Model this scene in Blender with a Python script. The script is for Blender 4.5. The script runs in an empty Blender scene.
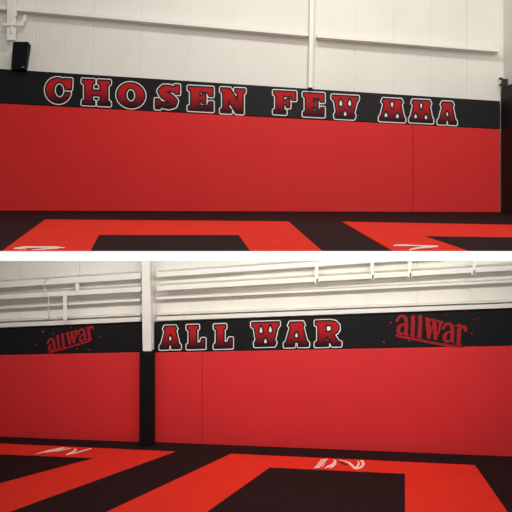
import bpy, bmesh, math, random
import numpy as np
from mathutils import Vector

random.seed(4)
rng = np.random.default_rng(4)
F = 600.0            # focal length in pixels of a 512 px frame
CX, HZ = 256.0, 185.0  # optical axis (level camera with a dropped lens)
COL = bpy.context.scene.collection

# ------------------------------------------------------------------ materials
def lin(c):
    return tuple(((v / 255) / 12.92 if v / 255 <= .04045 else ((v / 255 + .055) / 1.055) ** 2.4) for v in c)

def material(name, rgb, rough=.6, spec=.4, noise=.0, nscale=6.0, bump=0.0, bscale=120.0, metal=0.0):
    m = bpy.data.materials.new(name); m.use_nodes = True
    nt = m.node_tree; b = nt.nodes['Principled BSDF']
    c = lin(rgb)
    b.inputs['Base Color'].default_value = (*c, 1)
    b.inputs['Roughness'].default_value = rough
    b.inputs['Specular IOR Level'].default_value = spec
    b.inputs['Metallic'].default_value = metal
    tc = nt.nodes.new('ShaderNodeTexCoord')
    if noise:
        n = nt.nodes.new('ShaderNodeTexNoise'); n.inputs['Scale'].default_value = nscale
        n.inputs['Detail'].default_value = 5
        nt.links.new(tc.outputs['Object'], n.inputs['Vector'])
        r = nt.nodes.new('ShaderNodeValToRGB')
        r.color_ramp.elements[0].position = .3; r.color_ramp.elements[1].position = .7
        r.color_ramp.elements[0].color = (*[v * (1 - noise) for v in c], 1)
        r.color_ramp.elements[1].color = (*[min(1, v * (1 + noise)) for v in c], 1)
        nt.links.new(n.outputs['Fac'], r.inputs['Fac'])
        nt.links.new(r.outputs['Color'], b.inputs['Base Color'])
    if bump:
        n = nt.nodes.new('ShaderNodeTexNoise'); n.inputs['Scale'].default_value = bscale
        n.inputs['Detail'].default_value = 3
        nt.links.new(tc.outputs['Object'], n.inputs['Vector'])
        bp = nt.nodes.new('ShaderNodeBump'); bp.inputs['Strength'].default_value = bump
        bp.inputs['Distance'].default_value = .004
        nt.links.new(n.outputs['Fac'], bp.inputs['Height'])
        nt.links.new(bp.outputs['Normal'], b.inputs['Normal'])
    return m

M = dict(
    sheet=material('white_sheet_metal', (222, 219, 208), .6, .3, .03, 1.5),
    sheet2=material('cream_sheet_metal', (222, 216, 206), .6, .3, .04, 1.5),
    steel=material('white_painted_steel', (229, 225, 215), .5, .4, .03, 3),
    fascia=material('bright_white_paint', (250, 250, 250), .6, .3, .01, 3),
    red_pad=material('red_vinyl_padding', (206, 40, 38), .65, .2, .03, 2.2, .25, 30),
    red_pad2=material('red_vinyl_padding_second', (210, 44, 46), .55, .3, .03, 2.2, .25, 30),
    black_pad=material('black_vinyl_padding', (20, 20, 21), .6, .2, .06, 3, .2, 30),
    red_mat=material('red_floor_mat_vinyl', (226, 52, 38), .85, .06, .04, 3, .2, 90),
    black_mat=material('black_floor_mat_vinyl', (44, 26, 26), .85, .06, .06, 3, .2, 90),
    deep_black_pad=material('deep_black_vinyl_padding', (15, 15, 15), .65, .15, .06, 3, .2, 30),
    outline=material('off_white_lettering', (222, 216, 210), .6, .3, .06, 9),
    logo_red=material('red_logo_ink', (156, 28, 33), .65, .2, .14, 14),
    logo_white=material('pale_logo_ink', (248, 214, 202), .6, .3, .12, 8),
    logo_dark=material('dark_logo_ink', (70, 22, 22), .6, .3, .05, 8),
    speaker=material('black_speaker_shell', (12, 12, 12), .7, .2, .05, 8, .3, 200),
    grille=material('black_speaker_grille', (12, 12, 13), .8, .2, .2, 150, .5, 300),
    badge=material('grey_badge_metal', (150, 150, 150), .35, .5, .05, 8, metal=.6),
    cable=material('white_cable_sheath', (225, 220, 212), .6, .3, .04, 5),
    bracket=material('black_bracket_steel', (28, 27, 28), .5, .4, .05, 8),
)

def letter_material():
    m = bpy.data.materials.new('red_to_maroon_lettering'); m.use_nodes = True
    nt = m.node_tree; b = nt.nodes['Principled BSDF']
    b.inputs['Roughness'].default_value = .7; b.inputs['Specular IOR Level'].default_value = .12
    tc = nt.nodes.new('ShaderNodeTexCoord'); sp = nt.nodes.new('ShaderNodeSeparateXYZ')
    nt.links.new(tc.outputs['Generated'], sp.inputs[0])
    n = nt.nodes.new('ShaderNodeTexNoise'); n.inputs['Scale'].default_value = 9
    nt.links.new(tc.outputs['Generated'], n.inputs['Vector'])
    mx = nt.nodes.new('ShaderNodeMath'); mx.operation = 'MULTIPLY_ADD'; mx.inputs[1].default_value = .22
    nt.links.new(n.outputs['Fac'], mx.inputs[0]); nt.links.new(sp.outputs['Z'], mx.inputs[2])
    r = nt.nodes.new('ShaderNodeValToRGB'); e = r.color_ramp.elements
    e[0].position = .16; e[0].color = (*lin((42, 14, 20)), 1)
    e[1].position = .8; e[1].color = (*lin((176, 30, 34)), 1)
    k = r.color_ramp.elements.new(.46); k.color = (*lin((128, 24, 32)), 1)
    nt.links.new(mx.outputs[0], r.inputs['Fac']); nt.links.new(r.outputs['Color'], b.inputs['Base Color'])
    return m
M['letter'] = letter_material()

# ------------------------------------------------------------------ planes
class Wall:
    """A vertical plane; p(px,py,t) is the point t metres out from it."""
    def __init__(s, xa, ya, xb, yb):
        s.a = Vector(((xa - CX) * ya / F, ya, 0)); s.b = Vector(((xb - CX) * yb / F, yb, 0))
        d = (s.b - s.a).normalized(); s.n = Vector((d.y, -d.x, 0))      # towards the camera
        if s.n.y > 0: s.n = -s.n
    def p(s, px, py, t=0.0):
        r = Vector(((px - CX) / F, 1, (HZ - py) / F))
        k = (s.a + s.n * t).dot(s.n) / r.dot(s.n)
        return r * k
class Floor:
    def __init__(s, z): s.z = z; s.n = Vector((0, 0, 1))
    def p(s, px, py, t=0.0):
        k = (s.z + t) / ((HZ - py) / F)
        return Vector(((px - CX) / F * k, k, s.z + t))

H1 = .4417
H2 = 5.12
UP = Wall(0, 10.35, 512, 9.75)           # upper room, back wall
LL = Wall(10, 12.24, 141, 12.0)          # lower room, bay left of the column
LR = Wall(155, 12.0, 502, 11.38)         # lower room, bay right of the column
FU = Floor(-H1)
FL = Floor(-H2)

# ------------------------------------------------------------------ object helpers
def link(name, bm, mat, parent=None, bevel=0.0, smooth=False, label=None, cat=None, group=None, kind=None):
    bmesh.ops.recalc_face_normals(bm, faces=bm.faces)
    co = [v.co for v in bm.verts]
    lo = Vector((min(c.x for c in co), min(c.y for c in co), min(c.z for c in co)))
    hi = Vector((max(c.x for c in co), max(c.y for c in co), max(c.z for c in co)))
    base = Vector(((lo.x + hi.x) / 2, (lo.y + hi.y) / 2, lo.z))
    bmesh.ops.translate(bm, vec=-base, verts=bm.verts)
    me = bpy.data.meshes.new(name); bm.to_mesh(me); bm.free()
    if smooth:
        for p in me.polygons: p.use_smooth = True
    me.materials.append(M[mat])
    o = bpy.data.objects.new(name, me); COL.objects.link(o)
    if parent is not None:
        o.parent = parent
        w = parent['_w']; o.location = base - Vector(w)
    else:
        o.location = base
    o['_w'] = list(base)
    if bevel:
        md = o.modifiers.new('bevel', 'BEVEL'); md.width = bevel; md.segments = 3; md.limit_method = 'ANGLE'
    if label: o['label'] = label
    if cat: o['category'] = cat
    if group: o['group'] = group
    if kind or label and parent is None: o['kind'] = kind or 'thing'
    return o

def empty(name, loc, label, cat, group=None):
    o = bpy.data.objects.new(name, None); o.empty_display_size = .1; COL.objects.link(o)
    o.location = loc; o['_w'] = list(loc); o['label'] = label; o['category'] = cat
    if group: o['group'] = group
    return o

def prism(bm, pl, pts, t0, t1):
    """polygon traced on the front plane t1, taken straight back to t0"""
    fr = [pl.p(x, y, t1) for x, y in pts]; d = pl.n * (t1 - t0)
    a = [bm.verts.new(c) for c in fr]; b = [bm.verts.new(c - d) for c in fr]
    bm.faces.new(a); bm.faces.new(b[::-1])
    n = len(a)
    for i in range(n): bm.faces.new((a[i], b[i], b[(i + 1) % n], a[(i + 1) % n]))
    return bm

def slab(pl, pts, t0, t1): return prism(bmesh.new(), pl, pts, t0, t1)

def box(bm, lo, hi):
    x0, y0, z0 = lo; x1, y1, z1 = hi
    v = [bm.verts.new(c) for c in ((x0,y0,z0),(x1,y0,z0),(x1,y1,z0),(x0,y1,z0),(x0,y0,z1),(x1,y0,z1),(x1,y1,z1),(x0,y1,z1))]
    for f in ((0,3,2,1),(4,5,6,7),(0,1,5,4),(1,2,6,5),(2,3,7,6),(3,0,4,7)): bm.faces.new([v[i] for i in f])
    return bm

def sweep(bm, p0, p1, up, out, profile):
    """extrude a closed profile of (out, up) coordinates from p0 to p1"""
    a = [bm.verts.new(p0 + out * o + up * u) for o, u in profile]
    b = [bm.verts.new(p1 + out * o + up * u) for o, u in profile]
    n = len(a); bm.faces.new(a); bm.faces.new(b[::-1])
    for i in range(n): bm.faces.new((a[i], a[(i + 1) % n], b[(i + 1) % n], b[i]))
    return bm

def tube(bm, pts, r, n=8):
    rings = []
    for i, p in enumerate(pts):
        d = (pts[min(i + 1, len(pts) - 1)] - pts[max(i - 1, 0)]).normalized()
        x = d.cross(Vector((0, 1, .01))).normalized(); y = d.cross(x).normalized()
        rings.append([bm.verts.new(p + (x * math.cos(k * 2 * math.pi / n) + y * math.sin(k * 2 * math.pi / n)) * r) for k in range(n)])
    for a, b in zip(rings, rings[1:]):
        for k in range(n): bm.faces.new((a[k], a[(k + 1) % n], b[(k + 1) % n], b[k]))
    bm.faces.new(rings[0]); bm.faces.new(rings[-1][::-1])
    return bm

# ------------------------------------------------------------------ flat ink shapes from distance fields
def seg_d(X, Y, a, b):
    ax, ay = a; bx, by = b; dx, dy = bx - ax, by - ay
    L = dx * dx + dy * dy + 1e-12
    t = np.clip(((X - ax) * dx + (Y - ay) * dy) / L, 0, 1)
    return np.hypot(X - ax - t * dx, Y - ay - t * dy), t

def poly_sdf(X, Y, pts):
    d = np.full(X.shape, 1e9); ins = np.zeros(X.shape, bool)
    n = len(pts)
    for i in range(n):
        a, b = pts[i], pts[(i + 1) % n]
        d = np.minimum(d, seg_d(X, Y, a, b)[0])
        c = (a[1] > Y) != (b[1] > Y)
        with np.errstate(divide='ignore', invalid='ignore'):
            xi = (b[0] - a[0]) * (Y - a[1]) / (b[1] - a[1] + 1e-15) + a[0]
        ins ^= c & (X < xi)
    return np.where(ins, -d, d)

def stroke_sdf(X, Y, pts, radii):
    d = np.full(X.shape, 1e9)
    if not isinstance(radii, (list, tuple)): radii = [radii] * len(pts)
    if len(pts) == 1: return np.hypot(X - pts[0][0], Y - pts[0][1]) - radii[0]
    for i in range(len(pts) - 1):
        q, t = seg_d(X, Y, pts[i], pts[i + 1])
        d = np.minimum(d, q - (radii[i] + (radii[i + 1] - radii[i]) * t))
    return d

def clip(poly, s, lev):
    """keep s*value < s*lev; poly holds (x, y, value)"""
    out = []
    for i in range(len(poly)):
        a, b = poly[i], poly[(i + 1) % len(poly)]
        ia, ib = s * a[2] < s * lev, s * b[2] < s * lev
        if ia: out.append(a)
        if ia != ib:
            t = (lev - a[2]) / (b[2] - a[2]); out.append(tuple(a[k] + t * (b[k] - a[k]) for k in range(3)))
    return out

def ink(bm, field, xs, ys, pl, t, lo, hi):
    """flat mesh where lo < field < hi, laid on plane pl at offset t"""
    cache = {}
    def vert(p):
        k = (round(p[0] * 500), round(p[1] * 500))
        if k not in cache: cache[k] = bm.verts.new(pl.p(p[0], p[1], t))
        return cache[k]
    mn = np.minimum.reduce([field[:-1, :-1], field[1:, :-1], field[:-1, 1:], field[1:, 1:]])
    mxv = np.maximum.reduce([field[:-1, :-1], field[1:, :-1], field[:-1, 1:], field[1:, 1:]])
    for j, i in zip(*np.nonzero((mn < hi) & (mxv > lo))):
        q = [(xs[i], ys[j], field[j, i]), (xs[i + 1], ys[j], field[j, i + 1]),
             (xs[i + 1], ys[j + 1], field[j + 1, i + 1]), (xs[i], ys[j + 1], field[j + 1, i])]
        q = clip(q, 1, hi)
        if len(q) > 2 and lo > -1e8: q = clip(q, -1, lo)
        if len(q) < 3: continue
        vs = []
        for p in q:
            v = vert(p)
            if v not in vs: vs.append(v)
        if len(vs) > 2:
            try: bm.faces.new(vs)
            except ValueError: pass
    return bm

# letters of the wild west alphabet on the banners, in a unit box (v runs down)
def ell(cx, cy, rx, ry, n=28): return [(cx + rx * math.cos(a * 2 * math.pi / n), cy + ry * math.sin(a * 2 * math.pi / n)) for a in range(n)]
def drop(cx, cy, rx, ry, up=1):
    return [(cx, cy - up * ry), (cx + .6 * rx, cy - up * .3 * ry), (cx + rx, cy + up * .35 * ry), (cx + .6 * rx, cy + up * .85 * ry), (cx, cy + up * ry),
            (cx - .6 * rx, cy + up * .85 * ry), (cx - rx, cy + up * .35 * ry), (cx - .6 * rx, cy - up * .3 * ry)]
G = {}
G['H'] = dict(add=[[(0,0),(.43,0),(.43,.12),(.35,.2),(.35,.42),(.65,.42),(.65,.2),(.57,.12),(.57,0),(1,0),(1,.12),(.91,.2),(.91,.8),(1,.88),(1,1),(.57,1),(.57,.88),(.66,.8),(.66,.62),(.34,.62),(.34,.8),(.43,.88),(.43,1),(0,1),(0,.88),(.09,.8),(.09,.2),(0,.12)]])
G['C'] = dict(add=[ell(.47,.5,.47,.5), [(.72,.02),(1,.02),(.98,.42),(.84,.42),(.7,.2)]], sub=[ell(.53,.49,.23,.33), [(.55,.44),(1.3,.44),(1.3,.6),(.55,.56)]])
G['O'] = dict(add=[ell(.5,.5,.5,.5)], sub=[ell(.5,.5,.2,.3)])
G['S'] = dict(strokes=[([(.84,.22),(.6,.15),(.36,.17),(.26,.28),(.36,.42),(.62,.56),(.76,.68),(.74,.8),(.55,.87),(.3,.83),(.12,.78)], [.08,.11,.13,.14,.15,.155,.145,.12,.1,.1,.08])],
              add=[[(.82,.0),(1,.0),(1,.36),(.84,.36),(.78,.2)], [(0,.62),(.16,.62),(.24,.8),(.18,1),(0,1)]])
G['E'] = dict(add=[[(0,0),(1,0),(1,.36),(.86,.36),(.8,.22),(.46,.2),(.46,.4),(.56,.38),(.58,.3),(.7,.3),(.7,.68),(.58,.68),(.56,.58),(.46,.57),(.46,.8),(.8,.78),(.86,.62),(1,.62),(1,1),(0,1),(0,.86),(.1,.8),(.1,.2),(0,.13)]])
G['N'] = dict(add=[[(0,0),(.38,0),(.7,.5),(.7,.2),(.6,.13),(.6,0),(1,0),(1,.13),(.92,.2),(.92,1),(.64,1),(.32,.48),(.32,.8),(.42,.87),(.42,1),(0,1),(0,.87),(.09,.8),(.09,.2),(0,.13)]])
G['F'] = dict(add=[[(0,0),(1,0),(1,.36),(.86,.36),(.8,.2),(.44,.2),(.44,.42),(.58,.4),(.6,.32),(.72,.32),(.72,.7),(.6,.7),(.58,.6),(.44,.58),(.44,.8),(.54,.87),(.54,1),(0,1),(0,.87),(.1,.8),(.1,.2),(0,.13)]])
G['W'] = dict(add=[[(0,0),(1,0),(1,.13),(.93,.24),(.82,.75),(.87,.86),(.83,1),(.12,1),(.1,.86),(.17,.75),(.1,.24),(0,.13)]],
              white=[drop(.33,.3,.075,.17), drop(.68,.28,.075,.17), drop(.5,.78,.07,.13)])
G['M'] = dict(add=[[(.14,0),(.86,0),(.91,.12),(.85,.22),(.95,.78),(1,.86),(1,1),(0,1),(0,.86),(.06,.78),(.18,.22),(.1,.12)]],
              white=[drop(.5,.27,.07,.16,-1), drop(.25,.73,.08,.13), drop(.72,.75,.08,.13)])
G['A'] = dict(add=[[(.24,0),(.76,0),(.82,.12),(.76,.2),(.92,.8),(1,.87),(1,1),(.6,1),(.6,.9),(.62,.82),(.38,.82),(.4,.9),(.4,1),(0,1),(0,.87),(.08,.8),(.26,.2),(.18,.12)]],
              white=[drop(.5,.52,.08,.13)])
G['L'] = dict(add=[[(0,0),(.62,0),(.62,.13),(.52,.2),(.52,.8),(.78,.78),(.86,.6),(1,.6),(1,1),(0,1),(0,.87),(.12,.8),(.12,.2),(0,.13)]])
G['R'] = dict(add=[[(0,0),(.6,0),(.8,.05),(.92,.18),(.93,.34),(.86,.47),(.72,.55),(.86,.78),(.92,.85),(1,.87),(1,1),(.68,1),(.48,.66),(.42,.62),(.42,.8),(.5,.87),(.5,1),(0,1),(0,.87),(.1,.8),(.1,.2),(0,.13)]],
              white=[[(.44,.2),(.57,.2),(.64,.28),(.58,.4),(.44,.4)]])

def make_letter(ch, bxx, pl, t, parent, slope):
    x0, x1, y0, y1 = bxx; xc = (x0 + x1) / 2
    # the traced box is around the white edge; the red face sits ins px inside it; the lettering leans with the banner
    ins = 2.3
    dy = abs(slope) * (x1 - x0) / 2
    fx0, fx1, fy0, fy1 = x0 + ins, x1 - ins, y0 + ins + dy * .6, y1 - ins - dy * .6
    def mp(p):
        x = fx0 + p[0] * (fx1 - fx0); return (x, fy0 + p[1] * (fy1 - fy0) + slope * (x - xc))
    g = G[ch]; st = .36
    xs = np.arange(x0 - 2, x1 + 2.01, st); ys = np.arange(y0 - 3, y1 + 3.01, st)
    X, Y = np.meshgrid(xs, ys)
    f = np.full(X.shape, 1e9)
    for q in g.get('add', []): f = np.minimum(f, poly_sdf(X, Y, [mp(p) for p in q]))
    for pts, rad in g.get('strokes', []):
        f = np.minimum(f, stroke_sdf(X, Y, [mp(p) for p in pts], [r * (fy1 - fy0) for r in rad]))
    for q in g.get('sub', []): f = np.maximum(f, -poly_sdf(X, Y, [mp(p) for p in q]))
    w = np.full(X.shape, 1e9)
    for q in g.get('white', []): w = np.minimum(w, poly_sdf(X, Y, [mp(p) for p in q]))
    face = np.maximum(f, .8 - w) if 'white' in g else f
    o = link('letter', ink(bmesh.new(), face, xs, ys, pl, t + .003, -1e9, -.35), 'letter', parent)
    bm = ink(bmesh.new(), f, xs, ys, pl, t + .0045, 1.2, 2.1)
    if 'white' in g: ink(bm, w, xs, ys, pl, t + .0045, -1e9, -.4)
    link('letter_outline', bm, 'outline', o)

def allwar(parent, pl, t, o0, o1, height, r, dots):
    """ragged blackletter logo from baseline start o0 to o1 (pixels), with ink splashes"""
    bx, by = o1[0] - o0[0], o1[1] - o0[1]; L = math.hypot(bx, by)
    ux, uy = bx / L, by / L; nx, ny = (uy, -ux)
    if ny > 0: nx, ny = -nx, -ny
    nx, ny = nx * .35, (ny * .95 - .05)
    def mp(p): return (o0[0] + ux * L * p[0] + nx * height * p[1], o0[1] + uy * L * p[0] + ny * height * p[1])
    S = [
        ([(-.01,.70),(.02,.9),(.07,1.0),(.12,.9),(.135,.6),(.135,.12),(.165,.03)], [.9,.8,.8,1.1,1.3,1.2,.5]),
        ([(.12,.6),(.05,.5),(.015,.34),(.02,.14),(.06,.04),(.12,.14)], [.5,.8,1.2,1.2,.8,.5]),
        ([(.2,.96),(.235,1.04)], [.5,.9]), ([(.235,1.04),(.235,.5),(.235,.08)], [1.1,1.4,1.2]), ([(.205,.07),(.265,.03)], [.5,.5]),
        ([(.31,1.0),(.345,1.08)], [.5,.9]), ([(.345,1.08),(.345,.5),(.345,.08)], [1.1,1.4,1.2]), ([(.315,.07),(.375,.03)], [.5,.5]),
        ([(.42,1.04),(.5,1.0)], [.5,.7]), ([(.455,1.0),(.47,.6),(.49,.1)], [1.2,1.5,1.1]),
        ([(.49,.06),(.545,.8)], [.4,.6]),
        ([(.52,1.02),(.595,.98)], [.5,.7]), ([(.555,.98),(.57,.6),(.59,.1)], [1.2,1.5,1.1]),
        ([(.59,.06),(.64,.5),(.655,.95)], [.4,.7,1.0]), ([(.62,1.0),(.69,.97)], [.5,.6]),
        ([(.70,.66),(.73,.88),(.78,.98),(.83,.88),(.845,.6),(.845,.12),(.875,.02)], [.9,.8,.8,1.1,1.3,1.2,.5]),
        ([(.83,.58),(.76,.48),(.725,.32),(.73,.12),(.77,.02),(.83,.14)], [.5,.8,1.2,1.2,.8,.5]),
        ([(.89,.9),(.95,.96)], [.5,.7]), ([(.94,.96),(.945,.5),(.945,.02)], [1.1,1.4,1.2]), ([(.91,.0),(.98,-.03)], [.5,.5]),
        ([(.955,.66),(.99,.92),(1.03,.92)], [.4,.8,.9]), ([(1.03,.9),(1.045,.74)], [1.2,1.0]),
        ([(.0,-.1),(.4,-.13),(.8,-.15),(1.0,-.14)], [.3,.55,.9,.5]),
        ([(-.01,-.04),(.45,-.08)], [.5,.25]),
    ]
    P = [mp(p) for pts, _ in S for p in pts] + [(d[0], d[1]) for d in dots]
    x0, x1 = min(p[0] for p in P) - 4, max(p[0] for p in P) + 4
    y0, y1 = min(p[1] for p in P) - 4, max(p[1] for p in P) + 4
    xs = np.arange(x0, x1, .3); ys = np.arange(y0, y1, .3); X, Y = np.meshgrid(xs, ys)
    f = np.full(X.shape, 1e9)
    for pts, rad in S: f = np.minimum(f, stroke_sdf(X, Y, [mp(p) for p in pts], [q * r for q in rad]))
    for x, y, q in dots: f = np.minimum(f, np.hypot((X - x) * .8, Y - y) - q)
    nz = rng.normal(0, 1, X.shape)
    for _ in range(2): nz = (nz + np.roll(nz, 1, 0) + np.roll(nz, 1, 1) + np.roll(nz, -1, 0) + np.roll(nz, -1, 1)) / 3
    f = f + nz * .13
    link('logo', ink(bmesh.new(), f, xs, ys, pl, t + .003, -1e9, 0), 'logo_red', parent, label='ragged red all war logo with ink splashes')

def floor_mark(parent, pl, t, strokes, mat='logo_white', name='logo', label='pale printed logo on the red mat'):
    P = [p for s, _ in strokes for p in s]
    x0, x1 = min(p[0] for p in P) - 4, max(p[0] for p in P) + 4
    y0, y1 = min(p[1] for p in P) - 3, max(p[1] for p in P) + 3
    xs = np.arange(x0, x1, .3); ys = np.arange(y0, y1, .2); X, Y = np.meshgrid(xs, ys)
    f = np.full(X.shape, 1e9)
    for pts, rad in strokes: f = np.minimum(f, stroke_sdf(X, Y, pts, rad))
    return link(name, ink(bmesh.new(), f, xs, ys, pl, t + .003, -1e9, 0), mat, parent, label=label)

# ================================================================== UPPER ROOM
def quad(xa, xb, ta, tb, ba, bb): return [(xa, ta), (xb, tb), (xb, bb), (xa, ba)]
def base_u(px):                                      # image row where wall pads meet the floor
    p = UP.p(px, 300, .06); return HZ + H1 * F / p.y

# wall of sheet panels with narrow grooves, a corrugated sheet by the speaker corner
bm = bmesh.new()
top, bot = -130, 150
prism(bm, UP, quad(-290, 640, top, top, base_u(-290), base_u(640)), -.2, -.012)
seams = [-290, -240, -195, -150, -105, -60, -14, 33, 62, 91, 139, 187, 231.5, 275, 313, 354.5, 393, 430, 466.5, 505, 560, 640]
lean = lambda x: max(0, (480 - x)) / 480 * 5.0       # sheets lean a little, most at the left
for a, b in zip(seams, seams[1:]):
    g = .42
    if a == 33:
        for k in range(10):
            xa = a + g + (b - a - 2 * g) * k / 10; xb = a + g + (b - a - 2 * g) * (k + .55) / 10
            prism(bm, UP, [(xa + lean(a), 0), (xb + lean(a), 0), (xb - lean(a) * .4, bot), (xa - lean(a) * .4, bot)], -.012, .003)
        prism(bm, UP, [(a + g + lean(a), 0), (b - g + lean(b), 0), (b - g - lean(b) * .4, bot), (a + g - lean(a) * .4, bot)], -.013, -.005)
        continue
    prism(bm, UP, [(a + g + lean(a) * 2, top), (b - g + lean(b) * 2, top), (b - g - lean(b) * .4, bot), (a + g - lean(a) * .4, bot)], -.013, 0)
link('wall_upper', bm, 'sheet', kind='structure')

# upper floor deck: black mat floor, its white front edge beam
TM = .012
p0 = FU.p(0, 251, TM).y
bm = box(bmesh.new(), (-11, p0, -H1 - .050), (11, 12.9, -H1))
link('floor_upper', bm, 'black_mat', kind='structure')
bm = box(bmesh.new(), (-11, p0 - .04, -(261 - HZ) / F * (p0 - .04)), (11, p0 - .001, -H1 + TM))
link('trim_1', bm, 'fascia', kind='structure')

# right side wall of the upper room
cr = UP.p(500.5, 150, .06)
bm = box(bmesh.new(), (cr.x + .07, 4.3, -H1), (cr.x + .25, UP.p(505, 100).y - .012, 5.2))
link('wall_right', bm, 'sheet', kind='structure')
ztop = (HZ - 88) / F * cr.y
bm = box(bmesh.new(), (cr.x, 4.3, -H1 + .001), (cr.x + .068, cr.y - .01, ztop))
sp = link('wall_pad', bm, 'black_pad', bevel=.012, label='tall black wall pad on the side wall at the right end of the upper room', cat='wall pad')
bk = bmesh.new()
tz = (HZ - 80) / F * cr.y
box(bk, (cr.x - .015, cr.y - .12, ztop + .001), (cr.x + .068, cr.y - .06, tz))
box(bk, (cr.x - .06, cr.y - .11, ztop + .12), (cr.x - .005, cr.y - .07, ztop + .15))
box(bk, (cr.x - .06, cr.y - .11, ztop + .02), (cr.x - .005, cr.y - .07, ztop + .045))
link('bracket', bk, 'bracket', bevel=.004, label='small black bracket on top of the black side pad, upper room right edge', cat='bracket')

# red pads
def bt(x): return 71.2 + .0645 * (x - 38)
def bb(x): return 105.3 + .0515 * (x - 38)
T = .06
link('wall_pad', slab(UP, quad(-270, 412.95, bb(-270) + .15, bb(412.95) + .15, base_u(-270), base_u(412.95)), .004, T), 'red_pad', bevel=.009,
     label='long red wall pad under the chosen few lettering', cat='wall pad')
link('wall_pad', slab(UP, quad(413.1, 500.2, bb(413.1) + .15, bb(500.2) + .15, base_u(413.1), base_u(500.2)), .004, T), 'red_pad', bevel=.009,
     label='short red wall pad at the right end of the upper wall', cat='wall pad')
ban = link('banner', slab(UP, quad(-270, 500.2, bt(-270), bt(500.2), bb(-270) - .15, bb(500.2) - .15), .004, T), 'black_pad', bevel=.01,
     label='long black padded banner with red CHOSEN FEW MMA letters', cat='banner')
for ch, b in (('C',(43.6,73.9,75.4,105.6)),('H',(80.3,112.2,77.4,107.6)),('O',(115,146.8,80.3,110.2)),('S',(153.4,181.4,82,111.7)),('E',(186.3,215,84.4,113.2)),
              ('N',(218.7,247,86,115.6)),('F',(271.7,297.7,88.9,116.5)),('E',(301.4,326,90.8,118.6)),('W',(330.1,360.2,93.4,121)),
              ('M',(377.6,406.5,96.7,123.5)),('M',(407.8,434.5,98,124.6)),('A',(436.2,458.2,99.9,126.4))):
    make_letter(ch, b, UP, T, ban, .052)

# girts and post: cee sections, lip up
CEE = lambda d, h: [(0, 0), (d, 0), (d, h), (d - .012, h), (d - .012, .012), (.0, .012)]
def beam(name, pl, a, b, hpx, depth, t, label, cat='beam', group=None, mat='steel'):
    """a, b: pixels of the lower front edge"""
    p0, p1 = pl.p(*a, t + depth), pl.p(*b, t + depth)
    n = pl.n; up = Vector((0, 0, 1))
    h = hpx * p0.y / F
    prof = [(-depth, 0), (0, 0), (0, h), (-depth, h)]
    return link(name, sweep(bmesh.new(), p0, p1, up, n, prof), mat, bevel=.008, label=label, cat=cat, group=group)
beam('steel_beam', UP, (-270, -14.5), (308.2, 36.3), 3.8, .19, .008, 'long white steel girt crossing the upper wall, left of its post')
beam('steel_beam', UP, (316.6, 37.4), (499.6, 52.0), 3.8, .19, .008, 'short white steel girt crossing the upper wall, right of its post')
bm = prism(bmesh.new(), UP, [(312.3, -130), (316.3, -130), (312.7, bt(312) - 1.2), (308.3, bt(308) - 1.2)], .004, .16)
prism(bm, UP, [(311.6, -130), (312.3, -130), (308.2, bt(308) - .8), (307.5, bt(308) - .8)], .004, .05)
link('steel_post', bm, 'steel', bevel=.006, label='upright white steel post above the FEW lettering', cat='post')

# steel in the top left corner, loudspeaker under it
q = lambda px, py, t=.1: UP.p(px, py, t)
bm = prism(bmesh.new(), UP, [(8, -120), (16.6, -120), (15.2, 40.2), (6.6, 40.2)], .215, .245)
link('steel_post', bm, 'steel', bevel=.006, label='white steel corner post behind the black loudspeaker', cat='post')
bm = prism(bmesh.new(), UP, [(2, 23.2), (23, 23.2), (23, 25.6), (2, 25.6)], .25, .285)
prism(bm, UP, [(22.8, 23.3), (20.8, 23.2), (23.6, 14.8), (26, 15.2), (25.4, 21)], .255, .28)
prism(bm, UP, [(10, 12), (16.5, 11), (16.5, 15), (12, 19.5), (10, 23)], .25, .275)
prism(bm, UP, [(10.5, 25.7), (13, 25.7), (12.2, 33), (10.5, 33)], .25, .275)
link('steel_bracket', bm, 'steel', bevel=.004, label='white angled steel bracket in the top left corner above the loudspeaker', cat='bracket')

spk = empty('loudspeaker', UP.p(21, bt(21), .2), 'black loudspeaker cabinet standing on the banner in the upper left corner', 'speaker')
bm = bmesh.new()
dz = .28
def ring(y_px, xl, xr, tb, tf):
    c = [q(xl, y_px, tf), q(xr, y_px, tf)]
    mid = (xl + xr) / 2; w = (xr - xl) * .3
    return c + [Vector((q(mid + w, y_px, tf).x, 0, c[0].z)) + Vector((0, UP.p(mid + w, y_px, tb).y, 0)),
                Vector((q(mid - w, y_px, tf).x, 0, c[0].z)) + Vector((0, UP.p(mid - w, y_px, tb).y, 0))]
r1 = [bm.verts.new(c) for c in ring(bt(21) - .2, 10.4, 25.6, .075, .27)]
r2 = [bm.verts.new(c) for c in ring(41.4, 12.5, 28.5, .085, .35)]
bm.faces.new(r1[::-1]); bm.faces.new(r2)
for i in range(4): bm.faces.new((r1[i], r1[(i + 1) % 4], r2[(i + 1) % 4], r2[i]))
link('cabinet', bm, 'speaker', spk, bevel=.02)
bm = bmesh.new()
fr = [q(11.4, 69.2, .276), q(24.8, 69.2, .276), q(27.6, 42.6, .353), q(13.4, 42.6, .353)]
off = Vector((0, -.008, 0))
a = [bm.verts.new(c) for c in fr]; b = [bm.verts.new(c + off) for c in fr]
bm.faces.new(b)
for i in range(4): bm.faces.new((a[i], a[(i + 1) % 4], b[(i + 1) % 4], b[i]))
link('grille', bm, 'grille', spk, bevel=.003)
bm = bmesh.new()
fr = [q(21.6, 67.5, .292), q(24.2, 67.5, .292), q(24.4, 66.5, .295), q(21.8, 66.5, .295)]
a = [bm.verts.new(c) for c in fr]; b = [bm.verts.new(c + Vector((0, .008, 0))) for c in fr]
bm.faces.new(a); bm.faces.new(b[::-1])
for i in range(4): bm.faces.new((a[i], a[(i + 1) % 4], b[(i + 1) % 4], b[i]))
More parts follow.
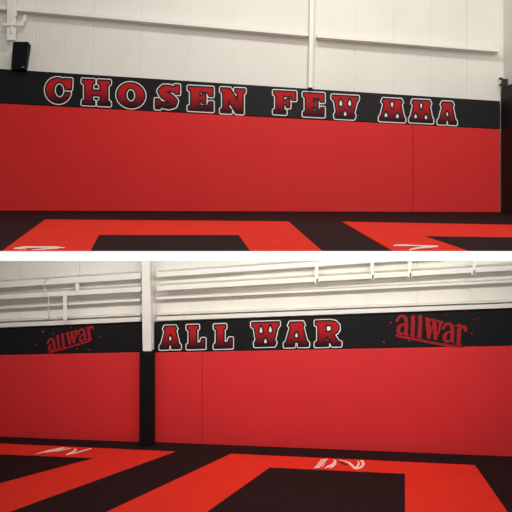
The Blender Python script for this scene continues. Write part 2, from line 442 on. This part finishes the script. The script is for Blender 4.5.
link('badge', bm, 'badge', spk)
link('wall_mount', box(bmesh.new(), (q(19, 55).x - .05, UP.p(19, 55, .09).y, q(19, 55).z - .06), (q(19, 55).x + .05, UP.p(19, 55, .005).y, q(19, 55).z + .06)), 'bracket', spk)

# floor mats, lying level with each other
def ext(a, b, row): return (a[0] + (b[0] - a[0]) * (row - a[1]) / (b[1] - a[1]), row)
RW = 251.0
A, B, Cc = (45, 219.4), (10, 245), None
Dm, Em = (288.4, 221.3), (321.6, 250.4)
i1, i2, i3, i4 = (99, 234.7), (90.4, 251), (238.8, 234.9), (250, 251)
mat1 = [A, Dm, ext(Dm, Em, RW), ext(i3, i4, RW), i3, i1, ext(i1, i2, RW), ext(A, B, RW)]
m1 = link('floor_mat', slab(FU, mat1, .0005, TM), 'red_mat', label='red U shaped floor mat band on the left of the upper floor', cat='floor mat')
link('floor_mat', slab(FU, [(i1[0] + .3, i1[1] + .15), (i3[0] - .3, i3[1] + .15), (ext(i3, i4, RW)[0] - .4, RW), (ext(i1, i2, RW)[0] + .4, RW)], .0005, TM - .0005), 'black_mat',
     label='black floor mat enclosed by the left red band of the upper floor', cat='floor mat')
J, K = (342, 221.6), (392, 250.4)
j1, j2 = (424, 236), (467.5, 250.4)
mat2 = [J, (560, 225.2), (690, 237.6), (j1[0] + 240, 238.5), j1, ext(j1, j2, RW), ext(J, K, RW)]
mat2 = [J, (519, 224.8), (523, 237.3), j1, ext(j1, j2, RW), ext(J, K, RW)]
m2 = link('floor_mat', slab(FU, mat2, .0005, TM), 'red_mat', label='red floor mat band at the right of the upper floor with a pale mark', cat='floor mat')
link('floor_mat', slab(FU, [(j1[0] + .4, j1[1] + .15), (523, 237.5), (570, RW), (ext(j1, j2, RW)[0] + .6, RW)], .0005, TM - .0005), 'black_mat',
     label='black floor mat at the right edge of the upper floor, inside the red band', cat='floor mat')
floor_mark(m1, FU, TM, [([(14, 248.2), (24, 247.2), (40, 247), (56, 247.2), (65, 247.8)], [.4, .9, .8, .9, .3]),
                        ([(32, 249.9), (44, 248.9), (58, 248.4)], [.3, .7, .3]), ([(14, 248.6), (26, 249)], [.4, .5])])
floor_mark(m2, FU, TM, [([(394, 245.3), (404, 245.1), (416, 245.6), (428, 246), (438, 246.2)], [.6, .8, .5, .8, .5]),
                        ([(409.5, 250), (413, 248.8), (420, 247.6), (430, 247), (438, 246.5)], [.6, .8, .8, .8, .4])])

# ================================================================== LOWER ROOM
def base_l(pl, px):
    p = pl.p(px, 400, .06); return HZ + H2 * F / p.y
bm = bmesh.new()
tpl = 232.0
prism(bm, LL, quad(-290, 148, tpl, tpl, base_l(LL, -290), base_l(LL, 148)), -.25, -.012)
for a, b in zip([-290, -230, -170, -110, -40, 20, 80], [-230, -170, -110, -40, 20, 80, 148]):
    prism(bm, LL, quad(a + .3, b - .3, tpl, tpl, 345, 345), -.013, 0)
link('wall_left', bm, 'sheet2', kind='structure')
bm = bmesh.new()
prism(bm, LR, quad(148, 780, tpl, tpl, base_l(LR, 148), base_l(LR, 780)), -.25, -.012)
sm = [148, 191, 232, 275, 322, 368, 417, 470, 530, 590, 650, 715, 780]
for a, b in zip(sm, sm[1:]):
    prism(bm, LR, quad(a + .3, b - .3, tpl, tpl, 345, 345), -.013, 0)
link('wall_right_lower', bm, 'sheet2', kind='structure')
bm = box(bmesh.new(), (-11, 6.5, -H2 - .2), (11, 12.9, -H2))
link('floor_lower', bm, 'black_mat', kind='structure')

# pads and banners
def line(xa, ya, xb, yb): return lambda x: ya + (yb - ya) * (x - xa) / (xb - xa)
lt, lb = line(10, 328, 143, 322), line(10, 354.8, 143, 352.2)
link('wall_pad', slab(LL, quad(-270, 139.5, lb(-270) + .15, lb(139.5) + .15, base_l(LL, -270), base_l(LL, 139.5)), .004, T), 'red_pad2', bevel=.009,
     label='red wall pad left of the black padded column, lower room', cat='wall pad')
lban = link('banner', slab(LL, quad(-270, 142.0, lt(-270), lt(142.0), lb(-270) - .15, lb(142.0) - .15), .004, T), 'black_pad', bevel=.01,
     label='black padded banner left of the white column with a small red logo', cat='banner')
rt, rb = line(153, 324 - 1.6, 502, 308.8), line(153, 352.6, 502, 346)
RT = lambda x: rt(x)
pd = lambda a, b: quad(a, b, rb(a) + .15, rb(b) + .15, base_l(LR, a), base_l(LR, b))
link('wall_pad', slab(LR, pd(154.2, 201.95), .004, T), 'red_pad2', bevel=.009,
     label='narrow red wall pad between the black column and the wide red pad, lower room', cat='wall pad')
link('wall_pad', slab(LR, pd(202.1, 760), .004, T), 'red_pad2', bevel=.009,
     label='wide red wall pad under the ALL WAR lettering', cat='wall pad')
rban = link('banner', slab(LR, quad(154.2, 760, rt(154.2), rt(760), rb(154.2) - .15, rb(760) - .15), .004, T), 'black_pad', bevel=.01,
     label='black padded banner with red ALL WAR letters and a large red logo', cat='banner')
for ch, b in (('A',(158.2,182.2,324.0,351)),('L',(185.2,206.8,323.2,350.6)),('L',(212.4,234.2,322.6,350.2)),('W',(249.8,281.2,320,348.4)),('A',(282.5,310.4,319.8,348.8)),('R',(313.4,342.8,318.4,348.4))):
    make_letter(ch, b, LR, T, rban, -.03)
dR = [(390.7,322.5,.9),(383.9,342,1.0),(465,311.3,.9),(474.7,319.6,.7),(471.8,333.2,.8),(409.3,341,.9),(447.4,314.7,.5),(473,345,.6),(436,318.5,.5),(419,314,.4),(388,331,.4),(478,318,.5),(455,312.5,.4)]
allwar(rban, LR, T, (397, 334.6), (462, 344.6), 20.0, 1.5, dR)
dL = [(43.2,331.4,1.0),(53.3,333.6,.7),(36.5,345,.7),(99.5,336.8,.8),(89.4,350,.8),(77.5,348.8,.8),(71,327,.7),(102,333,.4),(60,331,.4),(40,338,.4)]
allwar(lban, LL, T, (49.0, 352.0), (92.0, 338.2), 13.0, 1.02, dL)

# column with its padded foot
bm = prism(bmesh.new(), LR, [(141, tpl), (149.3, tpl), (151.4, 351.2), (142.6, 351.2)], .24, .26)      # front flange
prism(bm, LR, [(144.6, tpl), (145.8, tpl), (147.4, 351.2), (146.2, 351.2)], .02, .24)                  # web
prism(bm, LR, [(144, tpl), (154, tpl), (154, 352), (144, 352)], .001, .02)
link('steel_column', bm, 'steel', bevel=.004, label='white steel column between the two lower banners', cat='column')
p_lo = LR.p(139.3, 352.3, .27); p_hi = LR.p(152.6, 352.3, .27)
rowb = HZ + H2 * F / LR.p(146, 352, .27).y
bm = prism(bmesh.new(), LR, [(139.9, 352.3), (152.7, 352.3), (152.7, rowb), (139.3, rowb)], .065, .27)
link('column_pad', bm, 'deep_black_pad', bevel=.02, label='tall black pad wrapped around the foot of the white column', cat='pad')

# girts, left bay (front lower edges traced left to right)
def ledge(pl, a, b, label):
    # channel open to the front: face, deep slot shaped to fall dark, thin lip
    d = .14
    p0, p1 = pl.p(*a, .003 + d), pl.p(*b, .003 + d); u = p0.y / F
    prof = [(-d, 0), (0, 0), (0, 4.0 * u), (-d + .02, 4.0 * u), (-d + .02, 5.9 * u), (.03, 5.9 * u), (.03, 6.6 * u), (-d, 6.6 * u)]
    return link('steel_beam', sweep(bmesh.new(), p0, p1, Vector((0, 0, 1)), pl.n, prof), 'steel', bevel=.003, label=label, cat='beam')
def girt(pl, a, b, h, depth, label): return beam('steel_beam', pl, a, b, h, depth, .003, label)
XL, XR = -270, 140.2
def two(l10, l141): return (XL, line(10, l10, 141, l141)(XL)), (XR, line(10, l10, 141, l141)(XR))
girt(LL, *two(287.3, 278.9), 5.8, .28, 'topmost white girt left of the white column, lower room')
girt(LL, *two(299.0, 291.8), 4.6, .30, 'second white girt from the top left of the white column, lower room')
girt(LL, *two(308.6, 301.2), 2.2, .18, 'thin white girt, third from the top left of the white column, lower room')
ledge(LL, *two(327.0, 321.4), 'lowest white ledge resting just above the small logo banner, lower room')
def twoR(l157, l340, l500, x1=760):
    f = line(157, l157, 500, l500); return (156.5, f(156.5)), (x1, f(x1))
girt(LR, *twoR(277.4, 0, 254.6), 5.2, .28, 'topmost white girt right of the white column, lower room')
girt(LR, *twoR(291.0, 0, 271.2), 5.0, .30, 'second white girt from the top right of the white column, lower room')
girt(LR, *twoR(299.8, 0, 283.2), 2.4, .18, 'thin white girt, third from the top right of the white column, lower room')
ledge(LR, *twoR(320.8, 0, 308.2), 'lowest white ledge resting just above the ALL WAR banner, lower room')

# struts and clips between the girts
def strut(pl, pts, t0, t1, label):
    link('steel_strut', slab(pl, pts, t0, t1), 'steel', bevel=.004, label=label, cat='strut')
strut(LL, [(62.8, 296.2), (66.6, 295.8), (67.0, 320), (63.0, 320)], .306, .32, 'longer white strut from the second girt down to the small logo banner')
strut(LL, [(75.2, 283.6), (79.2, 283.4), (79.2, 293), (75.4, 293.2)], .306, .32, 'short white strut between the top two girts left of the column')
def clipr(x, y0, y1, lean, label):
    c = empty('girt_clip', LR.p(x, y1, .31), label, 'bracket')
    link('plate', slab(LR, [(x - 1.8 + lean, y0), (x + 1.8 + lean, y0), (x + 1.8, y1), (x - 1.8, y1)], .306, .322), 'steel', c, bevel=.003)
    link('slot', slab(LR, [(x + .3 + lean * .4, y1 - 4.6), (x + 1.5 + lean * .4, y1 - 4.6), (x + .9, y1 - .6), (x - .3, y1 - .6)], .3225, .326), 'logo_dark', c, label='dark slot')
clipr(316.5, 266, 283.4, 0, 'white clip plate on the girts above the ALL WAR lettering')
clipr(372.3, 262.0, 279.6, 0, 'white clip plate on the girts between the ALL WAR lettering and the large logo')
clipr(409.8, 261.5, 277.4, 0, 'white clip plate on the girts right above the large red logo')
clipr(473.3, 260.5, 274.6, 1.4, 'leaning white clip plate on the girts right of the large red logo')
pts = [(59, 276.5), (52, 276.8), (46, 280), (43.2, 284.5), (45.5, 291), (48.2, 297), (48.6, 304), (49, 313), (49, 320)]
dep = [.30, .305, .305, .31, .335, .335, .335, .25, .2]
link('cable', tube(bmesh.new(), [LL.p(x, y, d) for (x, y), d in zip(pts, dep)], .009, 6), 'cable', smooth=True,
     label='thin white cable hanging across the girts left of the white column', cat='cable')

# lower floor mats
RB = 560.0
o1, o2, o3 = (10, 443.9), (175, 451.4), (41, 500)
n1, n2, n3 = (10, 454.6), (94, 458), (10, 480.5)
lx = lambda a, b, x: a[1] + (b[1] - a[1]) * (x - a[0]) / (b[0] - a[0])
matL = [(-70, lx(o1, o2, -70)), o2, (-70, lx(o2, o3, -70)), (-70, lx(n2, n3, -70)), n2, (-70, lx(n1, n2, -70))]
mL = link('floor_mat', slab(FL, matL, .0005, TM), 'red_mat', label='red floor mat band at the left of the lower floor, pointing right', cat='floor mat')
link('floor_mat', slab(FL, [(-70, lx(n1, n2, -70) + .35), (n2[0] - 2.2, n2[1] + .1), (-70, lx(n2, n3, -70) - .8)], .0005, TM - .0005), 'black_mat',
     label='black wedge floor mat at the lower left, inside the red band', cat='floor mat')
p1, p2 = (231, 453.6), (129.5, 501)
r1_, r2_ = (475, 465), (500, 501)
k1, k2, k3, k4 = (269.5, 467.4), (223.5, 500), (405, 473.6), (405, 502)
matR = [p1, r1_, ext(r1_, r2_, RB), ext(k3, k4, RB), k3, k1, ext(k1, k2, RB), ext(p1, p2, RB)]
mR = link('floor_mat', slab(FL, matR, .0005, TM), 'red_mat', label='wide red U shaped floor mat band in the middle of the lower floor', cat='floor mat')
link('floor_mat', slab(FL, [(k1[0] + .3, k1[1] + .15), (k3[0] - .3, k3[1] + .15), (405 - .3, RB), (ext(k1, k2, RB)[0] + .5, RB)], .0005, TM - .0005), 'black_mat',
     label='black floor mat enclosed by the wide red band of the lower floor', cat='floor mat')
s = lambda u, v: (30 + u * .15625, 435 + v * .15625)
floor_mark(mL, FL, TM, [([s(35,122), s(120,100), s(215,80)], [.2,.7,.5]), ([s(110,108), s(180,100), s(262,84)], [.3,.6,.4]), ([s(100,112), s(190,90), s(240,78)], [.3,.5,.2]),
                        ([s(232,126), s(275,110), s(294,95), s(285,86)], [.5,1.,.8,.4]), ([s(232,126), s(300,112), s(392,86)], [.4,.6,.5])])
s2 = lambda u, v: (305 + u * .1367, 450 + v * .1367)
floor_mark(mR, FL, TM, [
    ([s2(66,130), s2(100,126)], [.35,.35]), ([s2(80,122), s2(112,118)], [.5,.5]), ([s2(90,110), s2(122,106)], [.5,.5]), ([s2(98,98), s2(130,94)], [.5,.5]),
    ([s2(106,86), s2(140,80)], [.5,.5]), ([s2(116,74), s2(142,70)], [.45,.45]), ([s2(72,129), s2(124,68)], [.35,.35]), ([s2(106,126), s2(150,68)], [.5,.5]),
    ([s2(126,124), s2(162,64)], [.35,.35]),
    ([s2(146,132), s2(168,120), s2(196,112), s2(216,98), s2(222,82), s2(212,72)], [.35,.75,1.35,1.55,1.2,.5]), ([s2(178,132), s2(205,122), s2(228,102)], [.3,.5,.3]),
    ([s2(250,74), s2(290,82), s2(322,94), s2(345,114), s2(362,132), s2(384,138)], [.25,.5,.95,1.25,1.0,.5]),
    ([s2(352,120), s2(386,134), s2(414,124), s2(428,104), s2(422,84), s2(404,76)], [.5,.8,1.2,1.3,1.1,.5]),
    ([s2(386,80), s2(396,98), s2(384,118), s2(372,124)], [.4,1.0,.8,.4])])
floor_mark(mR, FL, TM + .001, [([s2(246,80), s2(262,92), s2(280,94)], [.35,.7,.45]), ([s2(276,100), s2(300,106), s2(314,104)], [.4,.7,.35])], 'logo_dark', 'logo_dark_bits', 'dark marks beside the pale logo')  # dark printed bits of the logo

for o in bpy.data.objects:
    if '_w' in o: del o['_w']

# ------------------------------------------------------------------ light
def area(name, loc, target, sx, sy, power, col=(1, .985, .955)):
    l = bpy.data.lights.new(name, 'AREA'); l.shape = 'RECTANGLE'; l.size = sx; l.size_y = sy; l.energy = power; l.color = col
    o = bpy.data.objects.new(name, l); COL.objects.link(o); o.location = loc
    o.rotation_euler = (Vector(target) - Vector(loc)).to_track_quat('-Z', 'Y').to_euler()
    return o
area('hall_light_upper', (.5, 5.6, 4.9), (.5, 10, 1.0), 3.2, .5, 142)
area('added_fill_front_high', (1.2, -2.0, 4.6), (1.0, 10, .6), 3, 1.5, 260)  # added unseen fill lamp, lifts the upper wall from the front
area('added_fill_front', (1.2, -3.0, 1.5), (1.0, 11, -2.4), 4, 1.6, 360)  # added lamp behind the camera, whitens the deck edge and lifts the lower pads
df = area('added_fill_deck_front', (1.5, 6.4, -.63), (1.5, 11.3, -5.0), 6, .2, 38)  # added fill lamp hidden under the deck, aimed at the lower pads
df.data.spread = math.radians(100)
area('added_light_deck_back', (-.3, 9.2, -.66), (-.3, 11.9, -3.0), 9.6, .1, 175)  # added lamp hidden under the deck, brightens the lower wall and throws girt shadows

w = bpy.data.worlds.new('hall'); bpy.context.scene.world = w; w.use_nodes = True
bg = w.node_tree.nodes['Background']; bg.inputs[0].default_value = (1, .98, .95, 1); bg.inputs[1].default_value = .23

cam = bpy.data.cameras.new('camera'); co = bpy.data.objects.new('camera', cam); COL.objects.link(co)
co.location = (0, 0, 0); co.rotation_euler = (math.pi / 2, 0, 0)
cam.sensor_width = 36; cam.sensor_fit = 'HORIZONTAL'; cam.lens = 36 * F / 512
cam.shift_y = -(256 - HZ) / 512
cam.clip_end = 100
sc = bpy.context.scene; sc.camera = co
sc.view_settings.view_transform = 'Standard'; sc.view_settings.look = 'None'
sc.view_settings.gamma = 1; sc.view_settings.exposure = .12
